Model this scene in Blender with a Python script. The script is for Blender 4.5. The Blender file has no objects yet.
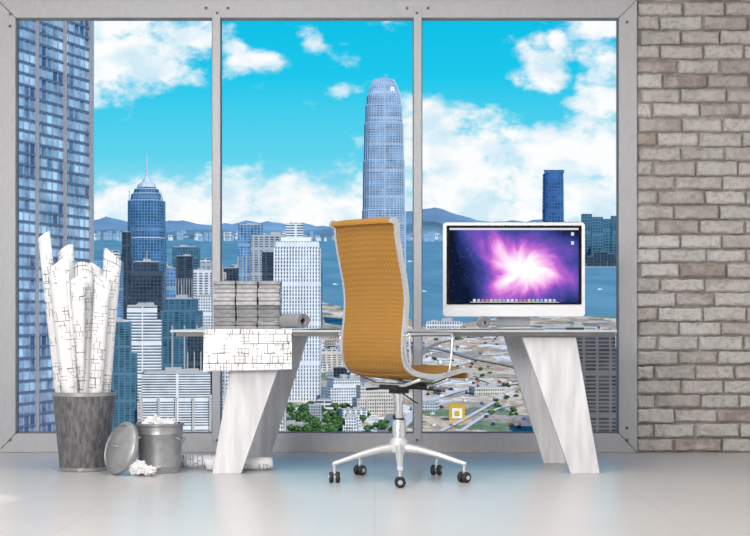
import bpy, math, random, bmesh
from mathutils import Vector, Matrix, noise as mnoise
random.seed(7)
S=bpy.context.scene
S.view_settings.view_transform='Standard'
F=1600.0; HZ=318.0; EYE=0.81
def P(px,py,D): return Vector(((px-375)/F*D, D, EYE-(py-HZ)/F*D))
def lin(c):
    o=[]
    for v in c[:3]:
        v=v/255.0
        o.append(v/12.92 if v<=0.04045 else ((v+0.055)/1.055)**2.4)
    return (o[0],o[1],o[2],1.0)
# ---------------- materials
def newmat(name):
    m=bpy.data.materials.new(name); m.use_nodes=True
    nt=m.node_tree; b=nt.nodes['Principled BSDF']; return m,nt,b
def nd(nt,t,**k):
    n=nt.nodes.new(t)
    for a,v in k.items(): setattr(n,a,v)
    return n
def math_(nt,op,a,b=None,c=None,clamp=False):
    n=nt.nodes.new('ShaderNodeMath'); n.operation=op; n.use_clamp=clamp
    for i,v in enumerate((a,b,c)):
        if v is None: continue
        if isinstance(v,(int,float)): n.inputs[i].default_value=v
        else: nt.links.new(v,n.inputs[i])
    return n.outputs[0]
def mixc(nt,fac,a,b,bt='MIX'):
    n=nt.nodes.new('ShaderNodeMix'); n.data_type='RGBA'; n.blend_type=bt
    for i,v in ((0,fac),(6,a),(7,b)):
        if isinstance(v,(int,float)): n.inputs[i].default_value=v
        elif isinstance(v,tuple): n.inputs[i].default_value=v
        else: nt.links.new(v,n.inputs[i])
    return n.outputs[2]
def simple(name,col,rough=0.5,metal=0.0,var=0.06,nscale=8.0,bump=0.0,bscale=60.0,stretch=None,spec=0.5):
    m,nt,b=newmat(name)
    tc=nd(nt,'ShaderNodeTexCoord')
    src=tc.outputs['Object']
    if stretch:
        mp=nd(nt,'ShaderNodeMapping'); mp.inputs['Scale'].default_value=stretch
        nt.links.new(src,mp.inputs['Vector']); src=mp.outputs[0]
    n=nd(nt,'ShaderNodeTexNoise'); n.inputs['Scale'].default_value=nscale; n.inputs['Detail'].default_value=5
    nt.links.new(src,n.inputs['Vector'])
    c=lin(col)
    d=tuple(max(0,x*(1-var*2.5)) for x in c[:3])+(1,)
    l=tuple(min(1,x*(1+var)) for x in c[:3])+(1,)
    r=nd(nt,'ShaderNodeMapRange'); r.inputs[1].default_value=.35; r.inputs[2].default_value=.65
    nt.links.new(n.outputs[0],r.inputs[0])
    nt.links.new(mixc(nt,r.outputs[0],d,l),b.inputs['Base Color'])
    b.inputs['Roughness'].default_value=rough; b.inputs['Metallic'].default_value=metal
    b.inputs['Specular IOR Level'].default_value=spec
    if bump>0:
        n2=nd(nt,'ShaderNodeTexNoise'); n2.inputs['Scale'].default_value=bscale; n2.inputs['Detail'].default_value=4
        nt.links.new(src,n2.inputs['Vector'])
        bp=nd(nt,'ShaderNodeBump'); bp.inputs['Strength'].default_value=bump; bp.inputs['Distance'].default_value=.01
        nt.links.new(n2.outputs[0],bp.inputs['Height']); nt.links.new(bp.outputs[0],b.inputs['Normal'])
    return m
def facade(name,wall,glass,fh,bay,tf=0.35,tb=0.3,roof=(178,178,174),gr=0.25,rand=0.5):
    m,nt,b=newmat(name)
    tc=nd(nt,'ShaderNodeTexCoord')
    s=nd(nt,'ShaderNodeSeparateXYZ'); nt.links.new(tc.outputs['Object'],s.inputs[0])
    n=nd(nt,'ShaderNodeSeparateXYZ'); nt.links.new(tc.outputs['Normal'],n.inputs[0])
    ax=math_(nt,'ABSOLUTE',n.outputs[0]); ay=math_(nt,'ABSOLUTE',n.outputs[1])
    isx=math_(nt,'GREATER_THAN',ax,ay)
    h=math_(nt,'ADD',math_(nt,'MULTIPLY',s.outputs[1],isx),math_(nt,'MULTIPLY',s.outputs[0],math_(nt,'SUBTRACT',1.0,isx)))
    zf=math_(nt,'DIVIDE',s.outputs[2],fh); hf=math_(nt,'DIVIDE',math_(nt,'ADD',h,100*bay),bay)
    a=math_(nt,'GREATER_THAN',math_(nt,'FRACT',zf),tf)
    c=math_(nt,'GREATER_THAN',math_(nt,'FRACT',hf),tb)
    mask=math_(nt,'MULTIPLY',a,c)
    sv=math_(nt,'GREATER_THAN',math_(nt,'FRACT',math_(nt,'DIVIDE',zf,11.0)),.09)
    mask=math_(nt,'MULTIPLY',mask,sv)
    cb=nd(nt,'ShaderNodeCombineXYZ')
    nt.links.new(math_(nt,'FLOOR',zf),cb.inputs[0]); nt.links.new(math_(nt,'FLOOR',hf),cb.inputs[1]); nt.links.new(isx,cb.inputs[2])
    wn=nd(nt,'ShaderNodeTexWhiteNoise'); nt.links.new(cb.outputs[0],wn.inputs[0])
    big=nd(nt,'ShaderNodeTexNoise'); big.inputs['Scale'].default_value=.22/fh; big.inputs['Detail'].default_value=3; nt.links.new(tc.outputs['Object'],big.inputs['Vector'])
    k=math_(nt,'ADD',math_(nt,'MULTIPLY',wn.outputs[0],.5),math_(nt,'MULTIPLY_ADD',big.outputs[0],2.4,-.95),clamp=True)
    g=lin(glass); gd=tuple(x*(1-rand) for x in g[:3])+(1,); gl=tuple(min(1,x*(1+rand*1.3)+.02) for x in g[:3])+(1,)
    gc=mixc(nt,k,gd,gl)  # large noise puts uneven reflections into the glass colour
    w_=lin(wall); wd=tuple(x*.78 for x in w_[:3])+(1,)
    wc=mixc(nt,math_(nt,'MULTIPLY_ADD',big.outputs[0],2.0,-.5,clamp=True),wd,w_)
    col=mixc(nt,mask,wc,gc)
    up=math_(nt,'GREATER_THAN',n.outputs[2],0.6)
    col=mixc(nt,up,col,lin(roof))
    nt.links.new(col,b.inputs['Base Color'])
    rr=math_(nt,'MULTIPLY_ADD',mask,gr-.8,.8); nt.links.new(rr,b.inputs['Roughness'])
    b.inputs['Specular IOR Level'].default_value=.4
    return m
# ---------------- mesh builder
class MB:
    def __init__(s): s.v=[];s.f=[];s.m=[]
    def add(s,vs,fs,mat=0):
        o=len(s.v); s.v+= [Vector(p) for p in vs]
        for f in fs: s.f.append([i+o for i in f]); s.m.append(mat)
        return o
    def box(s,x0,x1,y0,y1,z0,z1,mat=0,M=None):
        vs=[Vector(p) for p in ((x0,y0,z0),(x1,y0,z0),(x1,y1,z0),(x0,y1,z0),(x0,y0,z1),(x1,y0,z1),(x1,y1,z1),(x0,y1,z1))]
        if M is not None: vs=[M@p for p in vs]
        s.add(vs,[(3,2,1,0),(4,5,6,7),(0,1,5,4),(1,2,6,5),(2,3,7,6),(3,0,4,7)],mat)
    def loft(s,rings,mat=0,cap=True,closed=True):
        n=len(rings[0]); vs=[p for r in rings for p in r]; fs=[]
        for i in range(len(rings)-1):
            for j in range(n if closed else n-1):
                k=(j+1)%n
                fs.append((i*n+j,i*n+k,(i+1)*n+k,(i+1)*n+j))
        if cap:
            fs.append(tuple(reversed(range(n)))); fs.append(tuple((len(rings)-1)*n+j for j in range(n)))
        s.add(vs,fs,mat)
    def lathe(s,prof,seg=32,c=(0,0,0),mat=0,M=None,cap=True):
        rings=[]
        for r,z in prof:
            ring=[]
            for j in range(seg):
                a=2*math.pi*j/seg
                p=Vector((r*math.cos(a),r*math.sin(a),z))
                if M is not None: p=M@p
                ring.append(p+Vector(c))
            rings.append(ring)
        s.loft(rings,mat,cap)
    def tube(s,path,r,seg=12,mat=0,flat=1.0,cap=True):
        path=[Vector(p) for p in path]; n=len(path); rings=[]
        t0=(path[1]-path[0]).normalized()
        up=Vector((0,0,1)) if abs(t0.z)<.9 else Vector((1,0,0))
        a=(up-t0*up.dot(t0)).normalized()
        for i,p in enumerate(path):
            t=(path[min(i+1,n-1)]-path[max(i-1,0)]).normalized()
            a=(a-t*a.dot(t)).normalized(); b=t.cross(a)
            rr=r[i] if isinstance(r,(list,tuple)) else r
            rings.append([p+a*rr*math.cos(2*math.pi*j/seg)+b*rr*flat*math.sin(2*math.pi*j/seg) for j in range(seg)])
        s.loft(rings,mat,cap)
    def obj(s,name,mats,parent=None,loc=None,smooth=False,bevel=0,rot=None,auto=None):
        me=bpy.data.meshes.new(name)
        me.from_pydata([tuple(p) for p in s.v],[],s.f)
        for m in mats: me.materials.append(m)
        for i,p in enumerate(me.polygons):
            p.material_index=s.m[i]; p.use_smooth=smooth
        me.validate(); me.update()
        bm=bmesh.new(); bm.from_mesh(me); bmesh.ops.recalc_face_normals(bm,faces=bm.faces); bm.to_mesh(me); bm.free()
        o=bpy.data.objects.new(name,me); S.collection.objects.link(o)
        o.location=(Vector(loc) if loc is not None else Vector((0,0,0)))
        if rot: o.rotation_euler=rot
        if bevel:
            bv=o.modifiers.new('bevel','BEVEL'); bv.width=bevel; bv.segments=3; bv.limit_method='ANGLE'; bv.angle_limit=math.radians(40)
        if smooth and auto:
            try: me.set_sharp_from_angle(angle=math.radians(auto))
            except Exception: pass
        if parent: o.parent=parent
        return o
def catmull(pts,sub=6):
    pts=[Vector(p) for p in pts]; out=[]
    n=len(pts)
    for i in range(n-1):
        p0=pts[max(i-1,0)];p1=pts[i];p2=pts[i+1];p3=pts[min(i+2,n-1)]
        for k in range(sub):
            t=k/sub
            out.append(.5*((2*p1)+(-p0+p2)*t+(2*p0-5*p1+4*p2-p3)*t*t+(-p0+3*p1-3*p2+p3)*t**3))
    out.append(pts[-1]); return out
def tag(o,label,cat,group=None):
    o['label']=label; o['category']=cat
    if group: o['group']=group
    return o
def struct(o): o['kind']='structure'; return o
def empty(name,loc,rotz=0):
    e=bpy.data.objects.new(name,None); e.empty_display_size=.1; S.collection.objects.link(e); e.location=loc; e.rotation_euler=(0,0,rotz); return e

# ================= camera
cam=bpy.data.cameras.new('camera'); co=bpy.data.objects.new('camera',cam); S.collection.objects.link(co)
co.location=(0,0,EYE); co.rotation_euler=(math.pi/2,0,0); cam.lens=F/750*36; cam.sensor_width=36
cam.shift_y=(HZ-268)/750; cam.clip_end=20000; cam.clip_start=.1
S.camera=co

# ================= world
w=bpy.data.worlds.new('sky'); S.world=w; w.use_nodes=True; nt=w.node_tree; nt.nodes.clear()
tc=nd(nt,'ShaderNodeTexCoord'); sp=nd(nt,'ShaderNodeSeparateXYZ'); nt.links.new(tc.outputs['Generated'],sp.inputs[0])
yy=math_(nt,'MAXIMUM',sp.outputs[1],.15)
u=math_(nt,'DIVIDE',sp.outputs[0],yy); v=math_(nt,'DIVIDE',sp.outputs[2],yy)
uv=nd(nt,'ShaderNodeCombineXYZ'); nt.links.new(u,uv.inputs[0]); nt.links.new(v,uv.inputs[1])
blobs=[(120,52,60,34,1),(110,30,44,18,1),(178,32,34,14,1),(252,60,28,9,.85),(236,48,12,7,.9),(310,42,13,10,.95),(345,92,20,8,.6),
(547,66,20,22,.95),(556,45,9,10,.9),(606,66,22,24,1),(600,98,24,14,1),(606,28,24,12,1),(436,132,36,24,1),(450,165,60,38,1),(500,182,80,38,1),
(562,165,66,34,1),(608,150,44,30,1),(600,200,70,30,1),(108,212,42,22,1),(190,212,50,24,1),(150,230,80,14,1),
(232,200,30,26,1),(290,206,54,20,1),(345,208,50,18,1),(460,208,100,20,1),(520,212,140,18,1),(300,222,110,12,1)]
cur=None
for px,py,rx,ry,st in blobs:
    rx/=F;ry/=F;cx=(px-375)/F;cy=(HZ-py)/F
    vm=nd(nt,'ShaderNodeVectorMath',operation='MULTIPLY_ADD'); nt.links.new(uv.outputs[0],vm.inputs[0])
    vm.inputs[1].default_value=(1/rx,1/ry,0); vm.inputs[2].default_value=(-cx/rx,-cy/ry,0)
    ln=nd(nt,'ShaderNodeVectorMath',operation='LENGTH'); nt.links.new(vm.outputs[0],ln.inputs[0])
    d=math_(nt,'MULTIPLY_ADD',ln.outputs['Value'],-1.0,1.25*st)
    cur=d if cur is None else math_(nt,'MAXIMUM',cur,d)
mp=nd(nt,'ShaderNodeVectorMath',operation='MULTIPLY'); nt.links.new(uv.outputs[0],mp.inputs[0]); mp.inputs[1].default_value=(1,1.4,1)
n1=nd(nt,'ShaderNodeTexNoise'); n1.inputs['Scale'].default_value=30; n1.inputs['Detail'].default_value=11; n1.inputs['Roughness'].default_value=.62
nt.links.new(mp.outputs[0],n1.inputs['Vector'])
dens=math_(nt,'ADD',math_(nt,'MAXIMUM',cur,-.9),math_(nt,'MULTIPLY_ADD',n1.outputs[0],5.0,-2.5))
mr=nd(nt,'ShaderNodeMapRange',interpolation_type='SMOOTHSTEP'); mr.inputs[1].default_value=-.5; mr.inputs[2].default_value=.7; nt.links.new(dens,mr.inputs[0])
n2=nd(nt,'ShaderNodeTexNoise'); n2.inputs['Scale'].default_value=38; n2.inputs['Detail'].default_value=7; nt.links.new(mp.outputs[0],n2.inputs['Vector'])
m2=nd(nt,'ShaderNodeMapRange'); m2.inputs[1].default_value=.36; m2.inputs[2].default_value=.56; nt.links.new(n2.outputs[0],m2.inputs[0])
ccol=mixc(nt,m2.outputs[0],lin((212,236,248)),(1,1,1,1))
rmp=nd(nt,'ShaderNodeValToRGB'); e=rmp.color_ramp.elements
e[0].position=0.0; e[0].color=lin((200,228,240)); e[1].position=1.0; e[1].color=lin((10,120,200))
for p_,c_ in ((.06,(176,226,242)),(.1,(96,212,238)),(.15,(30,200,236)),(.2,(4,188,230)),(.35,(6,170,225))):
    x=e.new(p_); x.color=lin(c_)
nt.links.new(v,rmp.inputs[0])
fc=mixc(nt,math_(nt,'MULTIPLY',mr.outputs[0],.97),rmp.outputs[0],ccol)
bg=nd(nt,'ShaderNodeBackground'); nt.links.new(fc,bg.inputs[0]); bg.inputs[1].default_value=1.0
wo=nd(nt,'ShaderNodeOutputWorld'); nt.links.new(bg.outputs[0],wo.inputs[0])

# ================= lights
def light(name,typ,loc,rot,energy,col=(1,1,1),size=1,sy=None):
    l=bpy.data.lights.new(name,typ); l.energy=energy; l.color=col
    if typ=='AREA':
        l.size=size
        if sy: l.shape='RECTANGLE'; l.size_y=sy
    if typ=='SUN': l.angle=.01
    o=bpy.data.objects.new(name,l); S.collection.objects.link(o); o.location=loc; o.rotation_euler=rot; return o
sun=light('sun','SUN',(0,-20,30),(math.radians(50),0,math.radians(28)),3.7,(1,.97,.92))
light('ceiling_fill','AREA',(-.3,6.4,3.05),(0,0,0),84,(1,.98,.955),3.6,3.0)  # unseen area lamp added overhead to brighten the interior
light('room_fill','AREA',(-2.3,1.2,2.3),(math.radians(74),0,math.radians(-22)),262,(1,.97,.94),2.2,1.6)  # unseen softbox added at front left to fill the room
sl=light('sun_patch_spot','SPOT',(-2.5,5.6,2.95),(0,0,0),200,(1,.97,.9)); sl.data.spot_size=math.radians(9); sl.data.spot_blend=.3; sl.data.shadow_soft_size=.02  # lamp added to stand in for a sun patch on the floor
tgt=Vector((-1.84,7.1,0)); sl.rotation_euler=(tgt-Vector(sl.location)).to_track_quat('-Z','Y').to_euler()

# ================= room
WD=9.67
m_floor,nt,b=newmat('polished_floor_tile')
tc=nd(nt,'ShaderNodeTexCoord'); bt=nd(nt,'ShaderNodeTexBrick'); bt.offset=0; bt.inputs['Scale'].default_value=1
bt.inputs['Brick Width'].default_value=1.2; bt.inputs['Row Height'].default_value=1.2; bt.inputs['Mortar Size'].default_value=.003
bt.inputs['Mortar Smooth'].default_value=.2
bt.inputs['Color1'].default_value=lin((198,196,195)); bt.inputs['Color2'].default_value=lin((196,194,193)); bt.inputs['Mortar'].default_value=lin((184,181,180))
nt.links.new(tc.outputs['Object'],bt.inputs['Vector'])
nn=nd(nt,'ShaderNodeTexNoise'); nn.inputs['Scale'].default_value=2.2; nn.inputs['Detail'].default_value=6; nt.links.new(tc.outputs['Object'],nn.inputs['Vector'])
mm=nd(nt,'ShaderNodeMapRange'); mm.inputs[1].default_value=.35; mm.inputs[2].default_value=.7; mm.inputs[3].default_value=.97; mm.inputs[4].default_value=1.01; nt.links.new(nn.outputs[0],mm.inputs[0])
nt.links.new(mixc(nt,1.0,bt.outputs[0],mm.outputs[0],'MULTIPLY'),b.inputs['Base Color'])
b.inputs['Roughness'].default_value=.28; b.inputs['Specular IOR Level'].default_value=.24
XL,XR,YB,ZC=-2.95,3.3,-2.5,3.15
fl=MB(); fl.box(XL-.1,XR+.1,YB-.1,WD+.12,-.12,0); struct(fl.obj('floor',[m_floor]))
m_wall=simple('white_plaster',(232,230,228),.8,var=.02)
c=MB(); c.box(XL-.1,XR+.1,YB-.1,WD+.12,ZC,ZC+.1); struct(c.obj('ceiling',[m_wall]))
c=MB(); c.box(XL-.1,XL,YB,WD+.12,0,ZC); struct(c.obj('wall_left',[m_wall]))
c=MB(); c.box(XR,XR+.1,YB,WD+.12,0,ZC); struct(c.obj('wall_right',[m_wall]))
c=MB(); c.box(XL,XR,YB-.1,YB,0,ZC); struct(c.obj('wall_rear',[m_wall]))
fx0=P(-1,0,WD).x; fx1=P(636,0,WD).x; fz1=P(0,1,WD).z
c=MB(); c.box(XL,fx0,WD-.02,WD+.1,0,ZC); struct(c.obj('wall_front',[m_wall]))
c=MB(); c.box(fx0,fx1,WD-.02,WD+.1,fz1,ZC); struct(c.obj('trim_1',[m_wall]))
# brick wall
m_brick,nt,b=newmat('whitewashed_brick')
at=nd(nt,'ShaderNodeAttribute'); at.attribute_name='bcol'
tc=nd(nt,'ShaderNodeTexCoord')
n1=nd(nt,'ShaderNodeTexNoise'); n1.inputs['Scale'].default_value=34; n1.inputs['Detail'].default_value=10; n1.inputs['Roughness'].default_value=.78; nt.links.new(tc.outputs['Object'],n1.inputs['Vector'])
r1=nd(nt,'ShaderNodeMapRange'); r1.inputs[1].default_value=.47; r1.inputs[2].default_value=.7; nt.links.new(n1.outputs[0],r1.inputs[0])
c1=mixc(nt,math_(nt,'MULTIPLY',r1.outputs[0],.8),at.outputs[0],lin((148,137,131)))
n3=nd(nt,'ShaderNodeTexNoise'); n3.inputs['Scale'].default_value=9; n3.inputs['Detail'].default_value=8; n3.inputs['Roughness'].default_value=.7; nt.links.new(tc.outputs['Object'],n3.inputs['Vector'])
r3=nd(nt,'ShaderNodeMapRange'); r3.inputs[1].default_value=.46; r3.inputs[2].default_value=.62; nt.links.new(n3.outputs[0],r3.inputs[0])
c1=mixc(nt,math_(nt,'MULTIPLY',r3.outputs[0],.55),c1,lin((228,224,221)))
nt.links.new(c1,b.inputs['Base Color']); b.inputs['Roughness'].default_value=.92; b.inputs['Specular IOR Level'].default_value=.1
bp=nd(nt,'ShaderNodeBump'); bp.inputs['Strength'].default_value=1; bp.inputs['Distance'].default_value=.018; nt.links.new(n1.outputs[0],bp.inputs['Height']); nt.links.new(bp.outputs[0],b.inputs['Normal'])
bw=MB(); cols=[]
bw.box(fx1,XR,WD-.008,WD+.12,0,ZC); cols+= [lin((180,173,168))]*6
rh=.0877; bl=.262; row=0; z=.0
while z<ZC-.02:
    x=fx1+.004-(row%2)*bl*.5+random.uniform(-.03,.03)
    while x<2.75:
        L=bl*random.uniform(.88,1.1)
        x0=max(x,fx1+.003); x1=x+L-.015
        if x1-x0>.03:
            g=.014; z0=z+g*.5+random.uniform(-.004,.004); z1=z+rh-g*.5+random.uniform(-.004,.004)
            yf=WD-.038+random.uniform(-.010,.009); ch=.010
            def J(): return random.uniform(-.004,.004)
            n=9; ring=[]
            for k in range(n+1): ring.append((x0+(x1-x0)*k/n,z0))
            ring.append((x1,(z0+z1)/2))
            for k in range(n+1): ring.append((x1-(x1-x0)*k/n,z1))
            ring.append((x0,(z0+z1)/2))
            cx,cz=(x0+x1)/2,(z0+z1)/2
            A=[];B=[];C=[]
            for (a,bz) in ring:
                ja,jz=J(),J()
                A.append(Vector((a+ja,WD-.001,bz+jz)))
                B.append(Vector((a+ja,yf+ch,bz+jz)))
                C.append(Vector((a+ja+(ch if a<cx-.01 and abs(a-x0)<.001 else (-ch if abs(a-x1)<.001 else 0)),yf+J(),bz+jz+(ch if bz<cz-.001 else (-ch if bz>cz+.001 else 0)))))
            f0=len(bw.f); bw.loft([A,B,C],0,True)
            t=random.random()
            base=(222,217,213) if t<.52 else ((208,202,197) if t<.83 else ((193,184,178) if t<.96 else (180,167,159)))
            q=random.uniform(.95,1.04)
            cols+= [lin(tuple(min(255,v_*q) for v_ in base))]*(len(bw.f)-f0)
        x+=L
    z+=rh; row+=1
bwo=struct(bw.obj('wall_back',[m_brick]))
ca=bwo.data.color_attributes.new('bcol','FLOAT_COLOR','CORNER')
for p in bwo.data.polygons:
    cc=cols[p.index] if p.index<len(cols) else cols[0]
    for li in p.loop_indices: ca.data[li].color=cc
# window
m_alu=simple('brushed_aluminium',(186,186,189),.5,.1,var=.02,nscale=60,stretch=(1,1,.4))
m_aludark=simple('dark_gasket',(112,114,118),.6,.2)
m_screw=simple('screw_steel',(110,110,112),.35,.9)
win=struct(empty('window_1',(P(318,452,WD).x,WD,0)))
wl=-win.location
ox0,ox1,oz0,oz1=fx0,fx1,0.0,fz1
ix0,ix1=P(17,0,WD).x,P(618,0,WD).x; iz0,iz1=P(0,433,WD).z,P(0,19,WD).z
def quadprism(mb,q,y0,y1,mat=0):
    A=[Vector((a,y0,b_)) for a,b_ in q]; B=[Vector((a,y1,b_)) for a,b_ in q]; mb.loft([A,B],mat,True)
def addpart(mb,name,mats,**k):
    o=mb.obj(name,mats,loc=wl,**k); o.parent=win; return o
g=.0015
pieces=[[(ox0,oz0+g),(ix0,iz0+g),(ix0,iz1-g),(ox0,oz1-g)],[(ox1,oz0+g),(ox1,oz1-g),(ix1,iz1-g),(ix1,iz0+g)],
 [(ox0+g,oz0),(ox1-g,oz0),(ix1-g,iz0),(ix0+g,iz0)],[(ox0+g,oz1),(ix0+g,iz1),(ix1-g,iz1),(ox1-g,oz1)]]
for q in pieces:
    mb=MB(); quadprism(mb,q,WD-.045,WD+.06); addpart(mb,'frame',[m_alu],bevel=.004)
for qq in ([(ix0,iz0),(ix0+.008,iz0),(ix0+.008,iz1),(ix0,iz1)],[(ix1-.008,iz0),(ix1,iz0),(ix1,iz1),(ix1-.008,iz1)],[(ix0,iz0),(ix1,iz0),(ix1,iz0+.008),(ix0,iz0+.008)],[(ix0,iz1-.008),(ix1,iz1-.008),(ix1,iz1),(ix0,iz1)]):
    mb=MB(); quadprism(mb,qq,WD-.02,WD+.02); addpart(mb,'gasket',[m_aludark])
for a,b_ in ((213,221),(413.5,421.5)):
    mb=MB(); xa,xb=P(a,0,WD).x,P(b_,0,WD).x
    mb.box(xa,xb,WD-.05,WD+.05,iz0-.05,iz1+.05); mb.box(xa-.005,xb+.005,WD-.02,WD+.02,iz0,iz1,1)
    addpart(mb,'mullion',[m_alu,m_aludark],bevel=.003)
R90=Matrix.Rotation(math.pi/2,3,'X')
for px_,py_ in ((217,13),(417,13),(217,440),(417,440),(10,26),(10,14),(10,440),(627,22),(627,440),(627,428),(206,8),(228,8),(407,8),(428,8)):
    mb=MB(); p=P(px_,py_,WD-.052); mb.lathe([(.009,0),(.009,.006),(.005,.008)],12,(p.x,WD-.044,p.z),0,R90)
    addpart(mb,'screw',[m_screw],smooth=True,auto=30)

# ================= city
H=15.0
def DB(pyb): return F*H/(pyb-225.0)
def gz(D): return EYE-H+(HZ-225)/F*D
FM={}
def fmat(kind,D,var=0):
    s=D/F
    K=(kind,round(s,2),var)
    if K in FM: return FM[K]
    T={'white':((232,233,232),(92,108,124),2.9,2.5,.4,.38),
     'cream':((222,214,200),(112,110,108),2.7,2.4,.45,.35),
     'strip':((238,238,236),(84,100,114),3.0,26,.5,.04),
     'blue':((142,172,196),(70,116,160),2.7,3.4,.2,.2),
     'dark':((66,78,92),(30,44,62),2.8,3.6,.22,.2),
     'teal':((84,120,136),(34,82,106),2.9,2.6,.25,.25),
     'grey':((174,180,184),(84,98,114),2.7,2.4,.42,.35),
     'pink':((208,188,172),(108,100,100),2.6,2.3,.45,.4),
     'brown':((112,106,102),(48,50,56),4.5,6,.4,.2),
     'haze':((158,184,202),(112,144,170),3.0,3.0,.45,.4)}[kind]  # haze kind: air haze is mixed into wall and glass colours
    k=1+(.35 if var==1 else (-.15 if var==2 else 0)); k2=1+(1.2 if var==2 else 0)
    m=facade('facade_'+kind,T[0],T[1],T[2]*s*k,T[3]*s*k2,T[4],T[5]); FM[K]=m; return m
LB={'white':'white concrete office tower with square window grid','cream':'cream low-rise block with small dark windows','strip':'white office block with horizontal ribbon windows',
'blue':'blue glass curtain-wall office building','dark':'dark glazed high-rise with reflective facade','teal':'teal glass high-rise among the waterfront towers',
'grey':'grey concrete high-rise with punched windows','pink':'pinkish beige residential tower with small windows','brown':'brown-grey block with deep window bands','haze':'distant hazy residential tower across the harbour'}
m_roofbits=simple('roof_plant',(182,182,180),.8)
foot=[]; CNT={'office_building':0}
def bld(kind,px0,px1,pyt,pyb,dep=1.0,yaw=0.0,plant=True,group='city high-rise buildings',name='office_building',label=None,check=False):
    D=DB(pyb); x0=(px0-375)/F*D; x1=(px1-375)/F*D; W=(x1-x0); zb=gz(D); zt=EYE-(pyt-HZ)/F*D
    ca_,sa=abs(math.cos(yaw)),abs(math.sin(yaw)); w_=W/(ca_+sa*dep); d_=w_*dep
    cx_,cy_=(x0+x1)/2,D+d_/2*ca_
    if check:
        if name=='office_building' and CNT[name]>=288: return None
        for (a,b_,c_,d2) in foot:
            if abs(a-cx_)<(c_+W)/2*1.02 and abs(b_-cy_)<(d2+d_)/2*1.02: return None
    if name=='office_building': CNT[name]+=1
    foot.append((cx_,cy_,W,d_))
    mb=MB(); h=zt-zb+.8
    if plant and random.random()<.45 and h>W*.8:
        k=random.uniform(.72,.93); q=random.uniform(.68,.85)
        mb.box(-w_/2,w_/2,-d_/2,d_/2,0,h*k); mb.box(-w_/2*q,w_/2*q,-d_/2*q,d_/2*q,h*k,h); w2,d2=w_*q,d_*q
        if random.random()<.5: mb.tube([(0,0,h),(0,0,h+W*.35)],.012*W,5,1)
    else:
        mb.box(-w_/2,w_/2,-d_/2,d_/2,0,h); w2,d2=w_,d_
    if plant and random.random()<.5:
        nb=random.choice((3,4,5,7))
        for i in range(nb):
            xx=-w_/2+w_*i/(nb-1); mb.box(xx-.018*w_,xx+.018*w_,-d_/2-.03*w_,-d_/2,0,h*.72,1)
    t=.04*w2
    for q in ((-w2/2,w2/2,-d2/2,-d2/2+t),(-w2/2,w2/2,d2/2-t,d2/2),(-w2/2,-w2/2+t,-d2/2,d2/2),(w2/2-t,w2/2,-d2/2,d2/2)):
        mb.box(q[0],q[1],q[2],q[3],h,h+.02*W+.03,1)
    if plant:
        for k in range(4):
            a=random.uniform(-.35,.15)*w2; b_=random.uniform(-.35,.15)*d2; q=random.uniform(.1,.28)
            mb.box(a,a+q*w2,b_,b_+q*d2,h,h+W*random.uniform(.04,.12),1)
    o=mb.obj(name,[fmat(kind,D,random.randrange(3) if plant else 0),m_roofbits]); o.location=(cx_,cy_,zb-.8); o.rotation_euler=(0,0,yaw)
    return tag(o,label or LB[kind],'building',group)
def sheet(name,pts,dz,mat,label,cat):
    mb=MB(); vs=[]
    for px_,D in pts: vs.append(Vector(((px_-375)/F*D,D,gz(D)+dz)))
    bot=[p-Vector((0,0,.5)) for p in vs]
    mb.loft([bot,vs],0,True); o=mb.obj(name,[mat]); return tag(o,label,cat)
m_sea,nt,b=newmat('harbour_water')
tc=nd(nt,'ShaderNodeTexCoord'); n1=nd(nt,'ShaderNodeTexNoise'); n1.inputs['Scale'].default_value=.03; n1.inputs['Detail'].default_value=9; n1.inputs['Roughness'].default_value=.65
mp=nd(nt,'ShaderNodeMapping'); mp.inputs['Scale'].default_value=(1,.35,1); nt.links.new(tc.outputs['Object'],mp.inputs[0]); nt.links.new(mp.outputs[0],n1.inputs['Vector'])
r=nd(nt,'ShaderNodeMapRange'); r.inputs[1].default_value=.35; r.inputs[2].default_value=.65; nt.links.new(n1.outputs[0],r.inputs[0])
nt.links.new(mixc(nt,r.outputs[0],lin((80,126,144)),lin((114,156,170))),b.inputs['Base Color']); b.inputs['Roughness'].default_value=.6; b.inputs['Specular IOR Level'].default_value=.12
sea=MB(); sea.add([(-900,60,gz(60)),(900,60,gz(60)),(900,2600,gz(2600)),(-900,2600,gz(2600))],[(0,1,2,3)]); tag(sea.obj('harbour_water',[m_sea]),'blue harbour water stretching to the far shore','water')
m_land,nt,b=newmat('city_ground')
tc=nd(nt,'ShaderNodeTexCoord')
mp=nd(nt,'ShaderNodeMapping'); mp.inputs['Rotation'].default_value=(0,0,.6); mp.inputs['Scale'].default_value=(1,.6,1); nt.links.new(tc.outputs['Object'],mp.inputs[0])
vo=nd(nt,'ShaderNodeTexVoronoi',distance='CHEBYCHEV'); vo.inputs['Scale'].default_value=.34; nt.links.new(mp.outputs[0],vo.inputs['Vector'])
cr=nd(nt,'ShaderNodeValToRGB'); cr.color_ramp.interpolation='CONSTANT'; ee=cr.color_ramp.elements; ee[0].color=lin((218,192,160)); ee[1].position=.88; ee[1].color=lin((118,138,96))
for p_,c_ in ((.2,(178,162,144)),(.34,(230,212,184)),(.52,(200,170,136)),(.68,(236,230,220)),(.78,(142,134,128))):
    x=ee.new(p_); x.color=lin(c_)
sx=nd(nt,'ShaderNodeSeparateXYZ'); nt.links.new(vo.outputs['Color'],sx.inputs[0]); nt.links.new(sx.outputs[0],cr.inputs[0])
vo2=nd(nt,'ShaderNodeTexVoronoi',distance='CHEBYCHEV'); vo2.inputs['Scale'].default_value=1.7; nt.links.new(mp.outputs[0],vo2.inputs['Vector'])
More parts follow.
